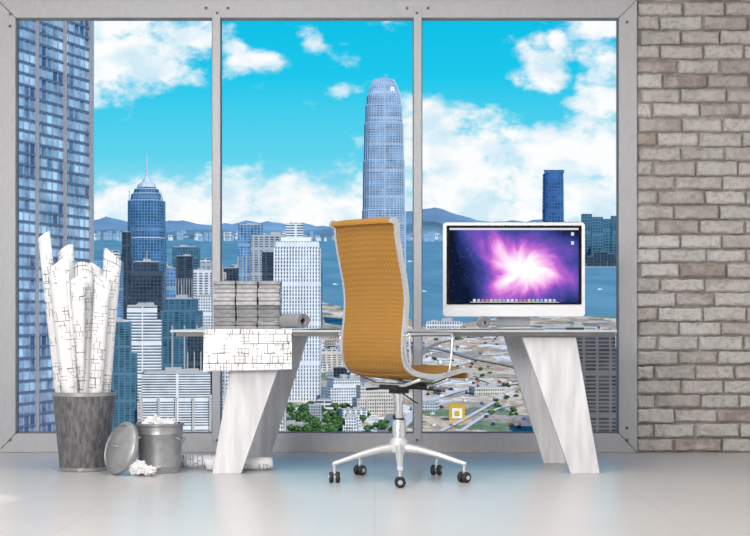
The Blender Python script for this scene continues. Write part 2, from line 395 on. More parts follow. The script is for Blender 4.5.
sx2=nd(nt,'ShaderNodeSeparateXYZ'); nt.links.new(vo2.outputs['Color'],sx2.inputs[0])
nz=nd(nt,'ShaderNodeTexNoise'); nz.inputs['Scale'].default_value=2.0; nz.inputs['Detail'].default_value=9; nz.inputs['Roughness'].default_value=.8; nt.links.new(tc.outputs['Object'],nz.inputs['Vector'])
kk=math_(nt,'ADD',math_(nt,'MULTIPLY',sx2.outputs[0],.55),math_(nt,'MULTIPLY_ADD',nz.outputs[0],1.9,-.35))
nt.links.new(mixc(nt,1.0,cr.outputs[0],kk,'MULTIPLY'),b.inputs['Base Color']); b.inputs['Roughness'].default_value=.95
near=[(-500,60),(1300,60),(1000,DB(316)),(640,DB(318)),(560,DB(318)),(500,DB(319)),(470,DB(324)),(420,DB(326)),(400,DB(316)),(340,DB(308)),(300,DB(297)),(262,DB(282)),(215,DB(270)),(160,DB(266)),(60,DB(262)),(-300,DB(262))]
sheet('waterfront_ground',near,.25,m_land,'reclaimed waterfront land with roads and building plots','ground')
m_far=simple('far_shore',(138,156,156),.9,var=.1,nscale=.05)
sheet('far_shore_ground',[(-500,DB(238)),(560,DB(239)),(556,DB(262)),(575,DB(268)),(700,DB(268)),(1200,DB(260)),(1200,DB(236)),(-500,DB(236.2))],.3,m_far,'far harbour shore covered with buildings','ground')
m_hill=simple('hazy_hill',(122,158,184),.95,var=.12,nscale=.01)  # distance haze is painted into both hill colours
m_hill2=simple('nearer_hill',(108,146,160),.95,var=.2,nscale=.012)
def ridge(seed,D,base,amp,px0,px1,label,mat):
    mb=MB(); n=200; A=[];B=[];C=[]
    for i in range(n+1):
        px_=px0+(px1-px0)*i/n
        hgt=base+amp*(mnoise.noise(Vector((px_*.012,seed,0)))+.5*mnoise.noise(Vector((px_*.035,seed,3)))+.3*mnoise.noise(Vector((px_*.1,seed,7))))
        hgt-=9*math.exp(-((px_-425)/38)**2)
        x=(px_-375)/F*D
        A.append(Vector((x,D-120,gz(D-120)-3))); B.append(Vector((x,D,EYE-(hgt-HZ)/F*D))); C.append(Vector((x,D+200,gz(D)-3)))
    vs=A+B+C; m=n+1; fs=[]
    for i in range(n):
        fs.append((i,i+1,m+i+1,m+i)); fs.append((m+i,m+i+1,2*m+i+1,2*m+i))
    mb.add(vs,fs); return tag(mb.obj('mountain_ridge',[mat],smooth=True),label,'mountain')
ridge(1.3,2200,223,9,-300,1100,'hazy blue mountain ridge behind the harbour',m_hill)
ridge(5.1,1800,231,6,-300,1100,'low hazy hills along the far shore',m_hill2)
for i in range(270):
    px_=random.choice([random.uniform(90,360),random.uniform(405,545),random.uniform(560,640)])
    pb=random.uniform(238.5,241.5) if px_<555 else random.uniform(245,262)
    hh=random.uniform(3,9) if px_<555 else random.uniform(8,18); wv=random.uniform(2.2,5.5)
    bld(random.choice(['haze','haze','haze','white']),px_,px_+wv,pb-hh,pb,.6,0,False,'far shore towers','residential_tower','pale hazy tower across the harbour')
for a,b_,t,pb in ((569,580,222,262),(582,592,214,264),(592,603,217,266),(603,613,219,262),(612,626,216,265)):
    bld('teal',a,b_,t,pb,.7,0,False,'far shore towers','residential_tower','dark teal tower cluster on the far shore')
for i in range(9):
    bld('dark',566+i*7,572+i*7,random.uniform(250,258),267,.6,0,False,'far shore towers','residential_tower','low dark block along the far waterfront')
def tapered(prof,pyb,n=24,sq=4.0,extra=None):
    D=DB(pyb); zb=gz(D); mb=MB(); rings=[]
    for py_,hw in prof:
        z=(EYE-(py_-HZ)/F*D)-zb; r_=hw/F*D; ring=[]
        for j in range(n):
            a=2*math.pi*j/n; c_,s_=math.cos(a),math.sin(a)
            k=(abs(c_)**sq+abs(s_)**sq)**(-1/sq)
            ring.append(Vector((r_*k*c_,r_*k*s_,z)))
        rings.append(ring)
    mb.loft(rings,0,True)
    if extra: extra(mb,D,zb)
    return mb,D,zb
sD=DB(250)/F
m_icc=facade('facade_navy_tower',(60,104,150),(40,80,130),3.4*sD,3*sD,.3,.3)
mb,D,zb=tapered([(250,10.5),(215,10.5),(180,10.2),(174,10),(173,10)],250)
mb.box(-10/F*D,10/F*D,-10/F*D,-9/F*D,(EYE-(173-HZ)/F*D)-zb,(EYE-(169.5-HZ)/F*D)-zb,0)
o=mb.obj('skyscraper',[m_icc],loc=((554.5-375)/F*D,D+8,zb)); tag(o,'dark blue slab skyscraper standing alone across the harbour','building')
D=DB(330); s=D/F
m_ifc=facade('facade_silver_tower',(172,192,210),(112,144,174),2.4*s,60*s,.34,.02,gr=.25,rand=.35,roof=(150,172,192))
m_fin=simple('pale_steel_fin',(198,212,226),.45,.1); m_fin2=simple('steel_spire',(196,210,222),.45,.1)
PROF=[(338,22.3),(210,21.6),(209,21),(160,20.6),(159,20),(122,19.4),(121,18.6),(104,18.2),(103,17.4),(93,16.6),(92,15.6),(86,14),(81,11.8),(78,9.4),(76,7),(75,4)]
def crown(mb,D,zb):
    s=D/F
    def pt(py_,rr,a,sq=5.0):
        c_,s_=math.cos(a),math.sin(a); k=(abs(c_)**sq+abs(s_)**sq)**(-1/sq)
        return Vector((rr*k*c_*s,rr*k*s_*s,(EYE-(py_-HZ)/F*D)-zb))
    for fx in (-.9,-.74,-.58,-.42,-.25,-.08,.08,.25,.42,.58,.74,.9):
        for base_a in (-math.pi/2,0,math.pi):
            a=base_a+math.atan(fx)
            mb.tube([pt(p_,r_+.2,a) for p_,r_ in PROF[:-3]]+[pt(77,9.6,a)],.30*s,4,1)
mb,D,zb=tapered(PROF,330,28,5.0,crown)
o=mb.obj('skyscraper',[m_ifc,m_fin],loc=((384-375)/F*D,D+22*D/F,zb)); tag(o,'tall tapered silver-blue skyscraper with vertical fins and stepped crown','building'); foot.append(((384-375)/F*D,D+22*D/F,48*D/F,44*D/F))
D=DB(330); s=D/F
m_cen=facade('facade_deep_blue_tower',(92,134,168),(38,80,120),3.0*s,3.0*s,.25,.28)
def spire(mb,D,zb):
    s=D/F
    def Z(p): return (EYE-(p-HZ)/F*D)-zb
    mb.lathe([(10*s,Z(186)),(9*s,Z(183)),(5*s,Z(180)),(3.5*s,Z(177)),(1.2*s,Z(174)),(.8*s,Z(163)),(.3*s,Z(152))],10,(0,0,0),1)
    mb.lathe([(.2*s,Z(176)),(1.9*s,Z(174)),(.2*s,Z(172))],10,(0,0,0),1)
    for sx_ in (-1,1): mb.lathe([(.7*s,Z(200)),(.5*s,Z(190))],6,(sx_*16*s,-10*s,0),1)
    for j in range(8):
        a=2*math.pi*(j+.5)/8; mb.tube([(math.cos(a)*19.4*s,math.sin(a)*19.4*s,Z(330)),(math.cos(a)*18*s,math.sin(a)*18*s,Z(200))],.5*s,5,1)
mb,D,zb=tapered([(335,19.5),(238,19.5),(237,18.5),(200,18.5),(199,16),(193,15),(192,13),(188,12),(187,10.5)],330,16,3.0,spire)
o=mb.obj('skyscraper',[m_cen,m_fin2],loc=((144-375)/F*D,D+19*D/F,zb)); tag(o,'deep blue stepped skyscraper topped with a needle spire','building'); foot.append(((144-375)/F*D,D+19*D/F,40*D/F,40*D/F))
bld('dark',121,131,232,345,1,0)
B=[('dark',128,162,262,352,.8,.1),('teal',172,198,247,318,.8,0),('grey',197,213,262,312,.7,0),('blue',163,176,268,325,.8,0),
('dark',176,192,256,330,.8,0),('strip',119,161,306,402,.8,.12),('teal',160,200,299,385,.8,-.1),('white',192,213,270,322,.8,0),
('blue',93,120,262,372,.8,0),('teal',94,137,322,445,.9,.15),('strip',137,210,374,446,.75,.1),
('white',196,214,296,372,.8,0),('dark',186,214,330,398,.7,.1),
('blue',238,262,225,330,.9,0),('grey',248,286,236,345,.8,.1),('dark',262,285,252,352,.8,0),('strip',286,303,224,300,.8,0),('grey',300,309,238,305,.8,0),
('dark',224,240,268,355,.8,0),('white',222,285,352,446,.8,.06),('grey',222,250,322,396,.8,0),('teal',303,322,262,330,.7,0),
('white',320,366,380,410,.9,.3),('cream',352,395,387,418,.7,.2),('cream',322,350,350,372,.8,0),
('brown',572,622,336,448,.9,-.05),('grey',535,572,399,440,.7,.1),('strip',540,600,328,340,.5,0),('cream',470,505,388,398,.7,.2),
('white',425,462,322,332,.4,.05),('white',412,440,404,414,.7,-.2),('teal',350,372,358,378,.8,0),('grey',405,425,342,350,.6,0)]
for t in B: bld(t[0],t[1],t[2],t[3],t[4],t[5],t[6])
D=DB(405); s=D/F
m_wt=facade('facade_white_ribbed_tower',(236,238,238),(96,114,132),3.6*s,2.9*s,.3,.42,roof=(200,200,198))
mb=MB(); w_=46*s; d_=34*s; zb=gz(D); Zt=(EYE-(248-HZ)/F*D)-zb
mb.box(-w_/2,w_/2,0,d_,0,Zt); mb.box(-w_/2+1.5*s,w_/2-1.5*s,2*s,d_-2*s,Zt,Zt+7*s); mb.box(-w_*.35,w_*.3,4*s,d_*.6,Zt+7*s,Zt+11*s,1)
for k in range(17):
    xx=-w_/2+w_*k/16; mb.box(xx-.3*s,xx+.3*s,-.8*s,0,0,Zt,1)
o=mb.obj('office_building',[m_wt,simple('white_concrete',(240,242,242),.8)],loc=((297-375)/F*D,D,zb)); tag(o,'tall white tower with ribbed facade and small windows','building','city high-rise buildings'); foot.append(((297-375)/F*D,D+d_/2,w_,d_))
for i in range(40):
    px_=random.uniform(96,360); pb=random.uniform(395,440); hh=random.uniform(8,22); wv=random.uniform(14,30)
    bld(random.choice(['white','cream','grey','strip','pink']),px_,px_+wv,pb-hh,pb,random.uniform(.6,1.0),random.uniform(-.2,.3),check=True)
for i in range(520):
    px_=random.uniform(92,350); pb=random.uniform(264,345)
    if px_>215: pb=random.uniform(288,360)
    if 318<px_: pb=random.uniform(338,385)
    hh=random.uniform(12,32)*(1 if pb>285 else .6); wv=random.uniform(6,14)
    if px_>300: hh*=.5
    bld(random.choice(['white','white','grey','blue','dark','teal','cream','strip','pink','pink']),px_,px_+wv,pb-hh,pb,random.uniform(.5,1.0),random.uniform(-.2,.2),check=True)
for i in range(90):
    px_=random.uniform(405,612); pb=random.uniform(328,425); hh=random.uniform(1,4.2); wv=random.uniform(5,26)
    bld(random.choice(['white','cream','grey','cream','strip','pink','dark']),px_,px_+wv,pb-hh,pb,random.uniform(.25,.6),random.uniform(-.4,.4),False,'low waterfront sheds','warehouse','low shed on the waterfront land',check=True)
m_road=simple('pale_road',(214,210,204),.9); m_road2=simple('asphalt_road',(140,138,138),.9)
def road(pts,wd,label,mt=None):
    wd*=.5
    D0=[Vector(((a-375)/F*DB(b_),DB(b_),gz(DB(b_))+.34)) for a,b_ in pts]; c_=catmull(D0,8); L=[];R=[]
    for i,p in enumerate(c_):
        t=(c_[min(i+1,len(c_)-1)]-c_[max(i-1,0)]).normalized(); n=Vector((-t.y,t.x,0)).normalized()*wd; L.append(p+n);R.append(p-n)
    mb=MB(); m=len(L); mb.add(L+R,[(i,i+1,m+i+1,m+i) for i in range(m-1)]); tag(mb.obj('road',[mt or m_road]),label,'road')
road([(400,432),(430,405),(470,392),(520,386),(560,372),(620,366)],.9,'pale curving waterfront road')
road([(405,350),(440,352),(475,362),(520,372),(560,400),(570,440)],.8,'grey asphalt road crossing the reclaimed land',m_road2)
road([(380,440),(400,400),(412,372),(440,345),(520,336),(620,334)],.7,'coastal road beside the harbour',m_road2)
road([(285,436),(320,408),(352,392),(372,372),(380,350)],.9,'city road between trees and towers',m_road2)
road([(440,436),(470,420),(500,400),(490,386),(455,380),(425,392),(418,430)],.4,'looping slip road on the waterfront')
road([(460,436),(500,412),(540,410),(580,425)],.4,'narrow site road on the waterfront')
road([(420,366),(450,372),(480,380),(530,380),(575,386)],.4,'narrow pale road between building plots')
vm=[simple('vehicle_'+n_,c_,.5) for n_,c_ in (('white',(235,235,235)),('red',(170,80,70)),('blue',(80,110,160)),('yellow',(210,184,110)),('dark',(60,60,66)))]
for i in range(130):
    px_=random.uniform(402,612); pb=random.uniform(334,432); D=DB(pb); mb=MB(); k=random.choice((0,0,0,1,2,3,4,4))
    L=random.uniform(.25,.5); mb.box(-L/2,L/2,-.1,.1,0,.12); mb.box(-L*.28,L*.2,-.09,.09,.12,.2)
    o=mb.obj('truck',[vm[k]],loc=((px_-375)/F*D,D,gz(D)+.27),rot=(0,0,random.uniform(0,3))); tag(o,['white','red','blue','yellow','dark'][k]+' vehicle parked on the construction land','vehicle','vehicles on the waterfront')
D=DB(424); s=D/F; mb=MB(); mb.box(-8*s,8*s,0,6*s,0,17*s,0); mb.box(-5*s,5*s,-.6*s,0,3*s,13*s,1); mb.box(-2.5*s,2.5*s,-1*s,-.6*s,5.5*s,10.5*s,0)
tag(mb.obj('kiosk',[simple('mustard_paint',(206,166,50),.6),simple('white_paint',(240,240,236),.6)],loc=((457-375)/F*D,D,gz(D)+.2)),'small mustard-yellow building with white square sign','building')
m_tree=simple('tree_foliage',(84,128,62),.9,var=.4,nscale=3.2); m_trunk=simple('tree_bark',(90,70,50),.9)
mb=MB(); bm=bmesh.new()
for k in range(9):
    c_=Vector((random.uniform(-.5,.5),random.uniform(-.5,.5),random.uniform(.5,1.1)))
    r_=bmesh.ops.create_icosphere(bm,subdivisions=3,radius=random.uniform(.25,.42),matrix=Matrix.Translation(c_))
    for v_ in r_['verts']: v_.co+= (v_.co-c_)*.9*mnoise.noise(v_.co*7)
vs=[v_.co.copy() for v_ in bm.verts]; fs=[[v_.index for v_ in f.verts] for f in bm.faces]; bm.free()
mb.add(vs,fs,0); mb.lathe([(.09,0),(.06,.8)],6,(0,0,0),1)
tree=mb.obj('tree',[m_tree,m_trunk])
tpos=[(random.uniform(286,352),random.uniform(412,438)) for _ in range(80)]+[(random.uniform(325,400),random.uniform(400,438)) for _ in range(26)]+[(random.uniform(100,215),random.uniform(330,370)) for _ in range(12)]+[(random.uniform(485,570),random.uniform(398,420)) for _ in range(20)]+[(random.uniform(400,600),random.uniform(335,345)) for _ in range(22)]+[(random.uniform(405,560),random.uniform(355,400)) for _ in range(36)]
for i,(px_,pb) in enumerate(tpos):
    o=tree if i==0 else tree.copy()
    if i: S.collection.objects.link(o)
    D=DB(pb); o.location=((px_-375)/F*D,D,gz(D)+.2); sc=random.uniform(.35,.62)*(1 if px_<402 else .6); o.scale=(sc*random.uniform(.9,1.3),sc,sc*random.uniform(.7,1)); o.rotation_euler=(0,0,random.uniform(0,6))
    tag(o,'bushy green tree between city roads','tree','city trees')
m_boat=simple('boat_white',(240,242,244),.5)
for px_,pb in ((424,292),(470,275),(350,270),(446,306),(520,300),(600,290),(335,285),(180,252),(410,262)):
    D=DB(pb); mb=MB(); k=D/F*.8
    mb.loft([[Vector((-3*k,-.7*k,0)),Vector((2*k,-.7*k,0)),Vector((3.4*k,0,0)),Vector((2*k,.7*k,0)),Vector((-3*k,.7*k,0))],[Vector((-3.2*k,-.9*k,.8*k)),Vector((2.2*k,-.9*k,.8*k)),Vector((4*k,0,.9*k)),Vector((2.2*k,.9*k,.8*k)),Vector((-3.2*k,.9*k,.8*k))]])
    mb.box(-2.2*k,1.2*k,-.5*k,.5*k,.8*k,1.7*k)
    tag(mb.obj('ferry',[m_boat],loc=((px_-375)/F*D,D,gz(D)+.05)),'small white ferry on the harbour','boat','harbour boats')
# near curtain wall tower
A=Vector((P(-62,0,64).x,64,0)); Bp=Vector((P(90,0,76).x,76,0)); t=(Bp-A).normalized(); Lw=(Bp-A).length
ang=math.atan2(t.y,t.x)
m_cw,nt,b=newmat('curtain_wall_glass')
tc=nd(nt,'ShaderNodeTexCoord'); s_=nd(nt,'ShaderNodeSeparateXYZ'); nt.links.new(tc.outputs['Object'],s_.inputs[0])
FH,BW=.5,.5
cb=nd(nt,'ShaderNodeCombineXYZ'); nt.links.new(math_(nt,'FLOOR',math_(nt,'DIVIDE',s_.outputs[2],FH)),cb.inputs[0]); nt.links.new(math_(nt,'FLOOR',math_(nt,'DIVIDE',s_.outputs[0],BW)),cb.inputs[1])
wn=nd(nt,'ShaderNodeTexWhiteNoise'); nt.links.new(cb.outputs[0],wn.inputs[0])
bn=nd(nt,'ShaderNodeTexNoise'); bn.inputs['Scale'].default_value=.45; bn.inputs['Detail'].default_value=5; nt.links.new(tc.outputs['Object'],bn.inputs['Vector'])
kf=math_(nt,'ADD',math_(nt,'MULTIPLY',wn.outputs[0],.6),math_(nt,'MULTIPLY_ADD',bn.outputs[0],3.6,-1.6),clamp=True)
nt.links.new(mixc(nt,kf,lin((44,80,130)),lin((188,224,248))),b.inputs['Base Color']); b.inputs['Roughness'].default_value=.1; b.inputs['Specular IOR Level'].default_value=.8  # pale patches in the colour stand in for reflections on the glass
mb=MB(); zb=-14; ht=42
mb.box(0,Lw,0,12,0,ht)
k=0
while k*BW<Lw:
    big=(k%5==0); mb.box(k*BW,k*BW+(.18 if big else .05),-.14 if big else -.05,0,0,ht,1); k+=1
z=0
while z<ht: mb.box(0,Lw,-.05,0,z,z+.10,2); z+=FH
mb.box(Lw-.15,Lw+.1,-.16,12,0,ht,1)
o=mb.obj('office_tower',[m_cw,simple('bronze_grey_mullion',(164,162,166),.5,.1),simple('spandrel_grey',(96,108,134),.5,.1)],loc=(A.x,A.y,zb)); o.rotation_euler=(0,0,ang)
tag(o,'blue glass curtain-wall tower with grey mullion grid','building')

# ================= interior materials
def plan_mat(name,paper=(240,240,241),ink=(48,48,54),sc=1.0,th=.58,nm=.45,lw=1.0):
    m,nt,b=newmat(name); uvn=nd(nt,'ShaderNodeUVMap')
    out=None
    for (bwid,rhh,off,mort,seed,dt) in ((.075,.05,.37,.0014,0,0),(.028,.038,.5,.001,3.3,.08),(.11,.019,.2,.0008,7.1,.2)):
        mp=nd(nt,'ShaderNodeMapping'); mp.inputs['Location'].default_value=(seed,seed*.7,0); nt.links.new(uvn.outputs[0],mp.inputs[0])
        bt=nd(nt,'ShaderNodeTexBrick'); bt.inputs['Scale'].default_value=1; bt.offset=off; bt.squash=.6; bt.squash_frequency=3
        bt.inputs['Brick Width'].default_value=bwid*sc; bt.inputs['Row Height'].default_value=rhh*sc; bt.inputs['Mortar Size'].default_value=mort*lw; bt.inputs['Mortar Smooth'].default_value=0
        nt.links.new(mp.outputs[0],bt.inputs['Vector'])
        vo=nd(nt,'ShaderNodeTexVoronoi',distance='CHEBYCHEV'); vo.inputs['Scale'].default_value=15+seed; nt.links.new(mp.outputs[0],vo.inputs['Vector'])
        sx=nd(nt,'ShaderNodeSeparateXYZ'); nt.links.new(vo.outputs['Color'],sx.inputs[0])
        g_=math_(nt,'MULTIPLY',bt.outputs['Fac'],math_(nt,'GREATER_THAN',sx.outputs[0],th+dt))
        out=g_ if out is None else math_(nt,'MAXIMUM',out,g_)
    ms=nd(nt,'ShaderNodeTexNoise'); ms.inputs['Scale'].default_value=6; ms.inputs['Detail'].default_value=1; nt.links.new(uvn.outputs[0],ms.inputs['Vector'])
    out=math_(nt,'MULTIPLY',out,math_(nt,'GREATER_THAN',ms.outputs[0],nm))
    nt.links.new(mixc(nt,out,lin(paper),lin(ink)),b.inputs['Base Color']); b.inputs['Roughness'].default_value=.7
    return m
m_plan=plan_mat('blueprint_paper'); m_plang=plan_mat('grey_drawing_paper',(150,150,153),(96,96,100),th=.8)
m_paper=simple('white_paper',(240,240,241),.75,var=.02,bump=.1,bscale=20)
m_white=simple('white_plastic',(236,237,240),.3,var=.01)
m_chrome=simple('polished_aluminium',(222,224,228),.2,.8,var=.02)
m_darkp=simple('black_plastic',(34,34,36),.45)
def roll(name,p0,p1,R0,R1,mat,label,turns=2.3,group=None,phase=0,cat='blueprint',thick=.001,shr=.13,flare=.012):
    p0=Vector(p0);p1=Vector(p1); ax=(p1-p0); L=ax.length; q=ax.to_track_quat('Z','Y').to_matrix()
    n=int(turns*28); rows=10; vs=[];fs=[];uvs=[]
    for i in range(rows+1):
        tt=i/rows; R=R0+(R1-R0)*tt
        for j in range(n+1):
            a=j/28*2*math.pi; r_=R*max(.08,(1-shr*(a/(2*math.pi))))
            w=.0
            if i==rows: w=flare*math.sin(a*1.0+phase)*(R/.05)
            vs.append(Vector((r_*math.cos(a+phase),r_*math.sin(a+phase),L*tt+w))); uvs.append((R*a*.9+phase,L*tt+phase*.37))
    for i in range(rows):
        for j in range(n): fs.append((i*(n+1)+j,i*(n+1)+j+1,(i+1)*(n+1)+j+1,(i+1)*(n+1)+j))
    me=bpy.data.meshes.new(name); me.from_pydata([tuple(v_) for v_ in vs],[],fs); me.materials.append(mat)
    ul=me.uv_layers.new(name='UVMap')
    for p in me.polygons:
        p.use_smooth=True
        for li in p.loop_indices: ul.data[li].uv=uvs[me.loops[li].vertex_index]
    o=bpy.data.objects.new(name,me); S.collection.objects.link(o); o.matrix_world=Matrix.Translation(p0)@q.to_4x4()
    sl=o.modifiers.new('thick','SOLIDIFY'); sl.thickness=thick
    return tag(o,label,cat,group)

# ================= desk
m_leg=simple('white_marbled_wood',(228,227,231),.45,var=.06,nscale=5,stretch=(5,1,.8),bump=.12)
m_top=simple('pale_desktop',(196,198,202),.25,var=.03); m_edge=simple('desktop_edge_grey',(104,106,110),.4)
DZ=.748; DF,DBk=8.27,9.05
dx0=P(170,0,DF).x; dx1=P(617,0,DF).x
desk=empty('desk',((dx0+dx1)/2,(DF+DBk)/2,0)); tag(desk,'long white desk with slanted tapered panel legs','desk')
def part(mb,name,mats,par,**k):
    o=mb.obj(name,mats,**k); o.parent=par; return o
def to_local(mb,par):
    Mi=par.matrix_basis.inverted()
    mb.v=[Mi@p for p in mb.v]
mb=MB(); mb.box(dx0,dx1,DF,DBk,DZ-.012,DZ,0); mb.box(dx0+.03,dx1-.006,DF+.004,DBk-.01,DZ-.034,DZ-.012,1); to_local(mb,desk); part(mb,'desktop',[m_top,m_edge],desk,bevel=.002)
def leg(bx0,bx1,tx0,tx1,D,th=.06):
    mb=MB(); s=D/F
    bot=[Vector(((a-375)*s,yy_,0)) for a,yy_ in ((bx0,D),(bx1,D),(bx1,D+th),(bx0,D+th))]
    top=[Vector(((a-375)*s,yy_,DZ-.035)) for a,yy_ in ((tx0,D),(tx1,D),(tx1,D+th),(tx0,D+th))]
    mb.loft([bot,top]); to_local(mb,desk); part(mb,'leg',[m_leg],desk,bevel=.004)
leg(212,241,236,290,8.31); leg(571,600,522,576,8.31); leg(246,268,266,308,8.90); leg(544,566,504,546,8.90)

def sheetmesh(name,pts,w0,w1,mat,label,skew=0,wav=.004,cat='blueprint'):
    c_=catmull(pts,6); n=len(c_); m=14; vs=[];uvs=[];fs=[]; L=0
    for i,p in enumerate(c_):
        if i: L+=(c_[i]-c_[i-1]).length
        for j in range(m+1):
            t_=j/m; x=w0+(w1-w0)*t_+skew*L
            off=wav*math.sin(t_*5+1)*max(0,(DZ-.01-p.z))/.2
            vs.append((x,p.y-abs(off),p.z+(.012*t_ if i==n-1 else 0))); uvs.append((x*1.0,L))
    for i in range(n-1):
        for j in range(m): fs.append((i*(m+1)+j,i*(m+1)+j+1,(i+1)*(m+1)+j+1,(i+1)*(m+1)+j))
    me=bpy.data.meshes.new(name); me.from_pydata(vs,[],fs); me.materials.append(mat); ul=me.uv_layers.new(name='UVMap')
    for p in me.polygons:
        p.use_smooth=True
        for li in p.loop_indices: ul.data[li].uv=uvs[me.loops[li].vertex_index]
    o=bpy.data.objects.new(name,me); S.collection.objects.link(o); tag(o,label,cat); return o
xa,xb=P(204,0,DF).x,P(292,0,DF).x
m_plan2=plan_mat('blueprint_sheet_paper',nm=.40,th=.42,lw=1.25,ink=(56,56,62))
sheetmesh('blueprint_sheet',[(0,8.59,DZ+.003),(0,8.4,DZ+.003),(0,8.29,DZ+.004),(0,8.262,DZ-.002),(0,8.255,DZ-.03),(0,8.25,.64),(0,8.24,.535)],xa,xb,m_plan2,'white floor plan sheet draped over the desk edge',wav=.014)
sheetmesh('blueprint_sheet',[(0,8.9,DZ+.0015),(0,8.6,DZ+.0015),(0,8.3,DZ+.0015)],P(292,0,8.3).x+.01,P(342,0,8.3).x,m_plan,'white drawing sheet lying flat on the desk',wav=0)
sheetmesh('paper_sheet',[(0,8.55,DZ+.0015),(0,8.45,DZ+.0015),(0,8.3,DZ+.0015)],P(426,0,8.3).x,P(545,0,8.3).x,m_paper,'white sheets of paper beside the monitor',wav=0,cat='paper')

m_blks=[simple('grey_block_'+n_,c_,.85,var=.1,nscale=30,bump=.3,bscale=120) for n_,c_ in (('mid',(164,164,167)),('light',(186,186,189)),('dark',(146,146,149)))]
m_slot=simple('block_recess',(108,108,110),.9)
s=8.6/F; zz=DZ+.001; NL=6; bh=.2625/NL
for L_ in range(NL):
    for k,(a,b_) in enumerate(((213,235.2),(236,257),(257.6,279.3))):
        j=random.uniform(-.005,.005)*(1 if L_%2 else .3); mb=MB(); x0=(a-375)*s+j; x1=(b_-375)*s+j-.002; jy=random.uniform(-.012,.012); hw_=(x1-x0)/2
        mb.box(-hw_,hw_,-.1,.1,0,bh*.42); mb.box(-hw_+.003,hw_-.003,-.097,.098,bh*.42,bh*.55,1); mb.box(-hw_,hw_,-.1,.1,bh*.55,bh-.002)
        o=mb.obj('brick',[m_blks[(L_*2+k*3+L_//2)%3],m_slot],loc=((x0+x1)/2,8.715+jy,zz+L_*bh)); tag(o,'thin grey grooved brick in a stack on the desk','brick','stacked grey bricks on the desk')
roll('drawing_roll',(P(284,0,8.5).x,8.55,DZ+.0445),(P(304,0,8.4).x,8.34,DZ+.0445),.041,.041,m_plang,'grey rolled drawings lying beside the bricks',4.0,thick=.003,shr=.15,flare=0)
xr=P(484,0,8.4).x
roll('drawing_roll',(xr,8.53,DZ+.0385),(xr+.004,8.40,DZ+.0385),.035,.035,m_plang,'small grey paper roll seen end-on beside the monitor',4.4,thick=.0035,shr=.16,flare=0)
mb=MB(); mb.tube([(P(566,0,8.5).x,8.5,DZ+.006),(P(583,0,8.5).x,8.46,DZ+.006)],.006,8,0); mb.tube([(P(583,0,8.5).x,8.46,DZ+.006),(P(585,0,8.5).x,8.458,DZ+.006)],[.006,.001],8,1)
tag(mb.obj('pen',[m_darkp,m_chrome],smooth=True,auto=30),'black pen lying on the desk','pen')

# ================= monitor
MD=8.72; mon=empty('computer_monitor',(P(514,0,MD).x,MD,DZ)); tag(mon,'white all-in-one computer with a glowing purple wallpaper','computer')
def q(px_,py_,D=MD): return P(px_,py_,D)
def rrect(x0,x1,z0,z1,r,y,n=6):
    out=[]
    for cx,cz,a0 in ((x1-r,z0+r,-90),(x1-r,z1-r,0),(x0+r,z1-r,90),(x0+r,z0+r,180)):
        for k in range(n+1):
            a=math.radians(a0+90*k/n); out.append(Vector((cx+r*math.cos(a),y,cz+r*math.sin(a))))
    return out
x0,x1=q(443,0).x,q(585,0).x; z0,z1=q(0,316.5).z,q(0,222.5).z
mb=MB(); mb.loft([rrect(x0,x1,z0,z1,.018,MD),rrect(x0,x1,z0,z1,.018,MD+.012),rrect(x0+.05,x1-.05,z0+.05,z1-.04,.03,MD+.05)]); to_local(mb,mon); part(mb,'casing',[m_white],mon,bevel=.001)
mb=MB(); bx0,bx1,bz0,bz1=q(446.5,0).x,q(581.5,0).x,q(0,304.5).z,q(0,225.5).z
m_bez=simple('black_glass_bezel',(12,12,14),.12,var=0)
mb.loft([rrect(bx0,bx1,bz0,bz1,.006,MD),rrect(bx0,bx1,bz0,bz1,.006,MD-.003)]); to_local(mb,mon); part(mb,'bezel',[m_bez],mon)
m_scr=bpy.data.materials.new('purple_aurora_screen'); m_scr.use_nodes=True; nt=m_scr.node_tree; nt.nodes.clear()
uvn=nd(nt,'ShaderNodeUVMap'); sp=nd(nt,'ShaderNodeSeparateXYZ'); nt.links.new(uvn.outputs[0],sp.inputs[0])
dx=math_(nt,'MULTIPLY',math_(nt,'SUBTRACT',sp.outputs[0],.57),1.74); dy=math_(nt,'SUBTRACT',sp.outputs[1],.45)
rad=math_(nt,'SQRT',math_(nt,'ADD',math_(nt,'MULTIPLY',dx,dx),math_(nt,'MULTIPLY',dy,dy)))
ang_=math_(nt,'ADD',math_(nt,'ARCTAN2',dy,dx),math_(nt,'MULTIPLY',rad,.9))
cb=nd(nt,'ShaderNodeCombineXYZ'); nt.links.new(math_(nt,'MULTIPLY',math_(nt,'COSINE',ang_),1.7),cb.inputs[0]); nt.links.new(math_(nt,'MULTIPLY',math_(nt,'SINE',ang_),1.7),cb.inputs[1]); nt.links.new(math_(nt,'MULTIPLY',rad,2.2),cb.inputs[2])
nz=nd(nt,'ShaderNodeTexNoise'); nz.inputs['Scale'].default_value=1.3; nz.inputs['Detail'].default_value=3; nt.links.new(cb.outputs[0],nz.inputs['Vector'])
def rotd(a):
    c_,s_=math.cos(a),math.sin(a)
    return math_(nt,'ADD',math_(nt,'MULTIPLY',dx,c_),math_(nt,'MULTIPLY',dy,s_)), math_(nt,'ADD',math_(nt,'MULTIPLY',dx,-s_),math_(nt,'MULTIPLY',dy,c_))
def ell(a,b_,ka,kb):
    return math_(nt,'SQRT',math_(nt,'ADD',math_(nt,'POWER',math_(nt,'ABSOLUTE',math_(nt,'MULTIPLY',a,ka)),2.0),math_(nt,'POWER',math_(nt,'ABSOLUTE',math_(nt,'MULTIPLY',b_,kb)),2.0)))
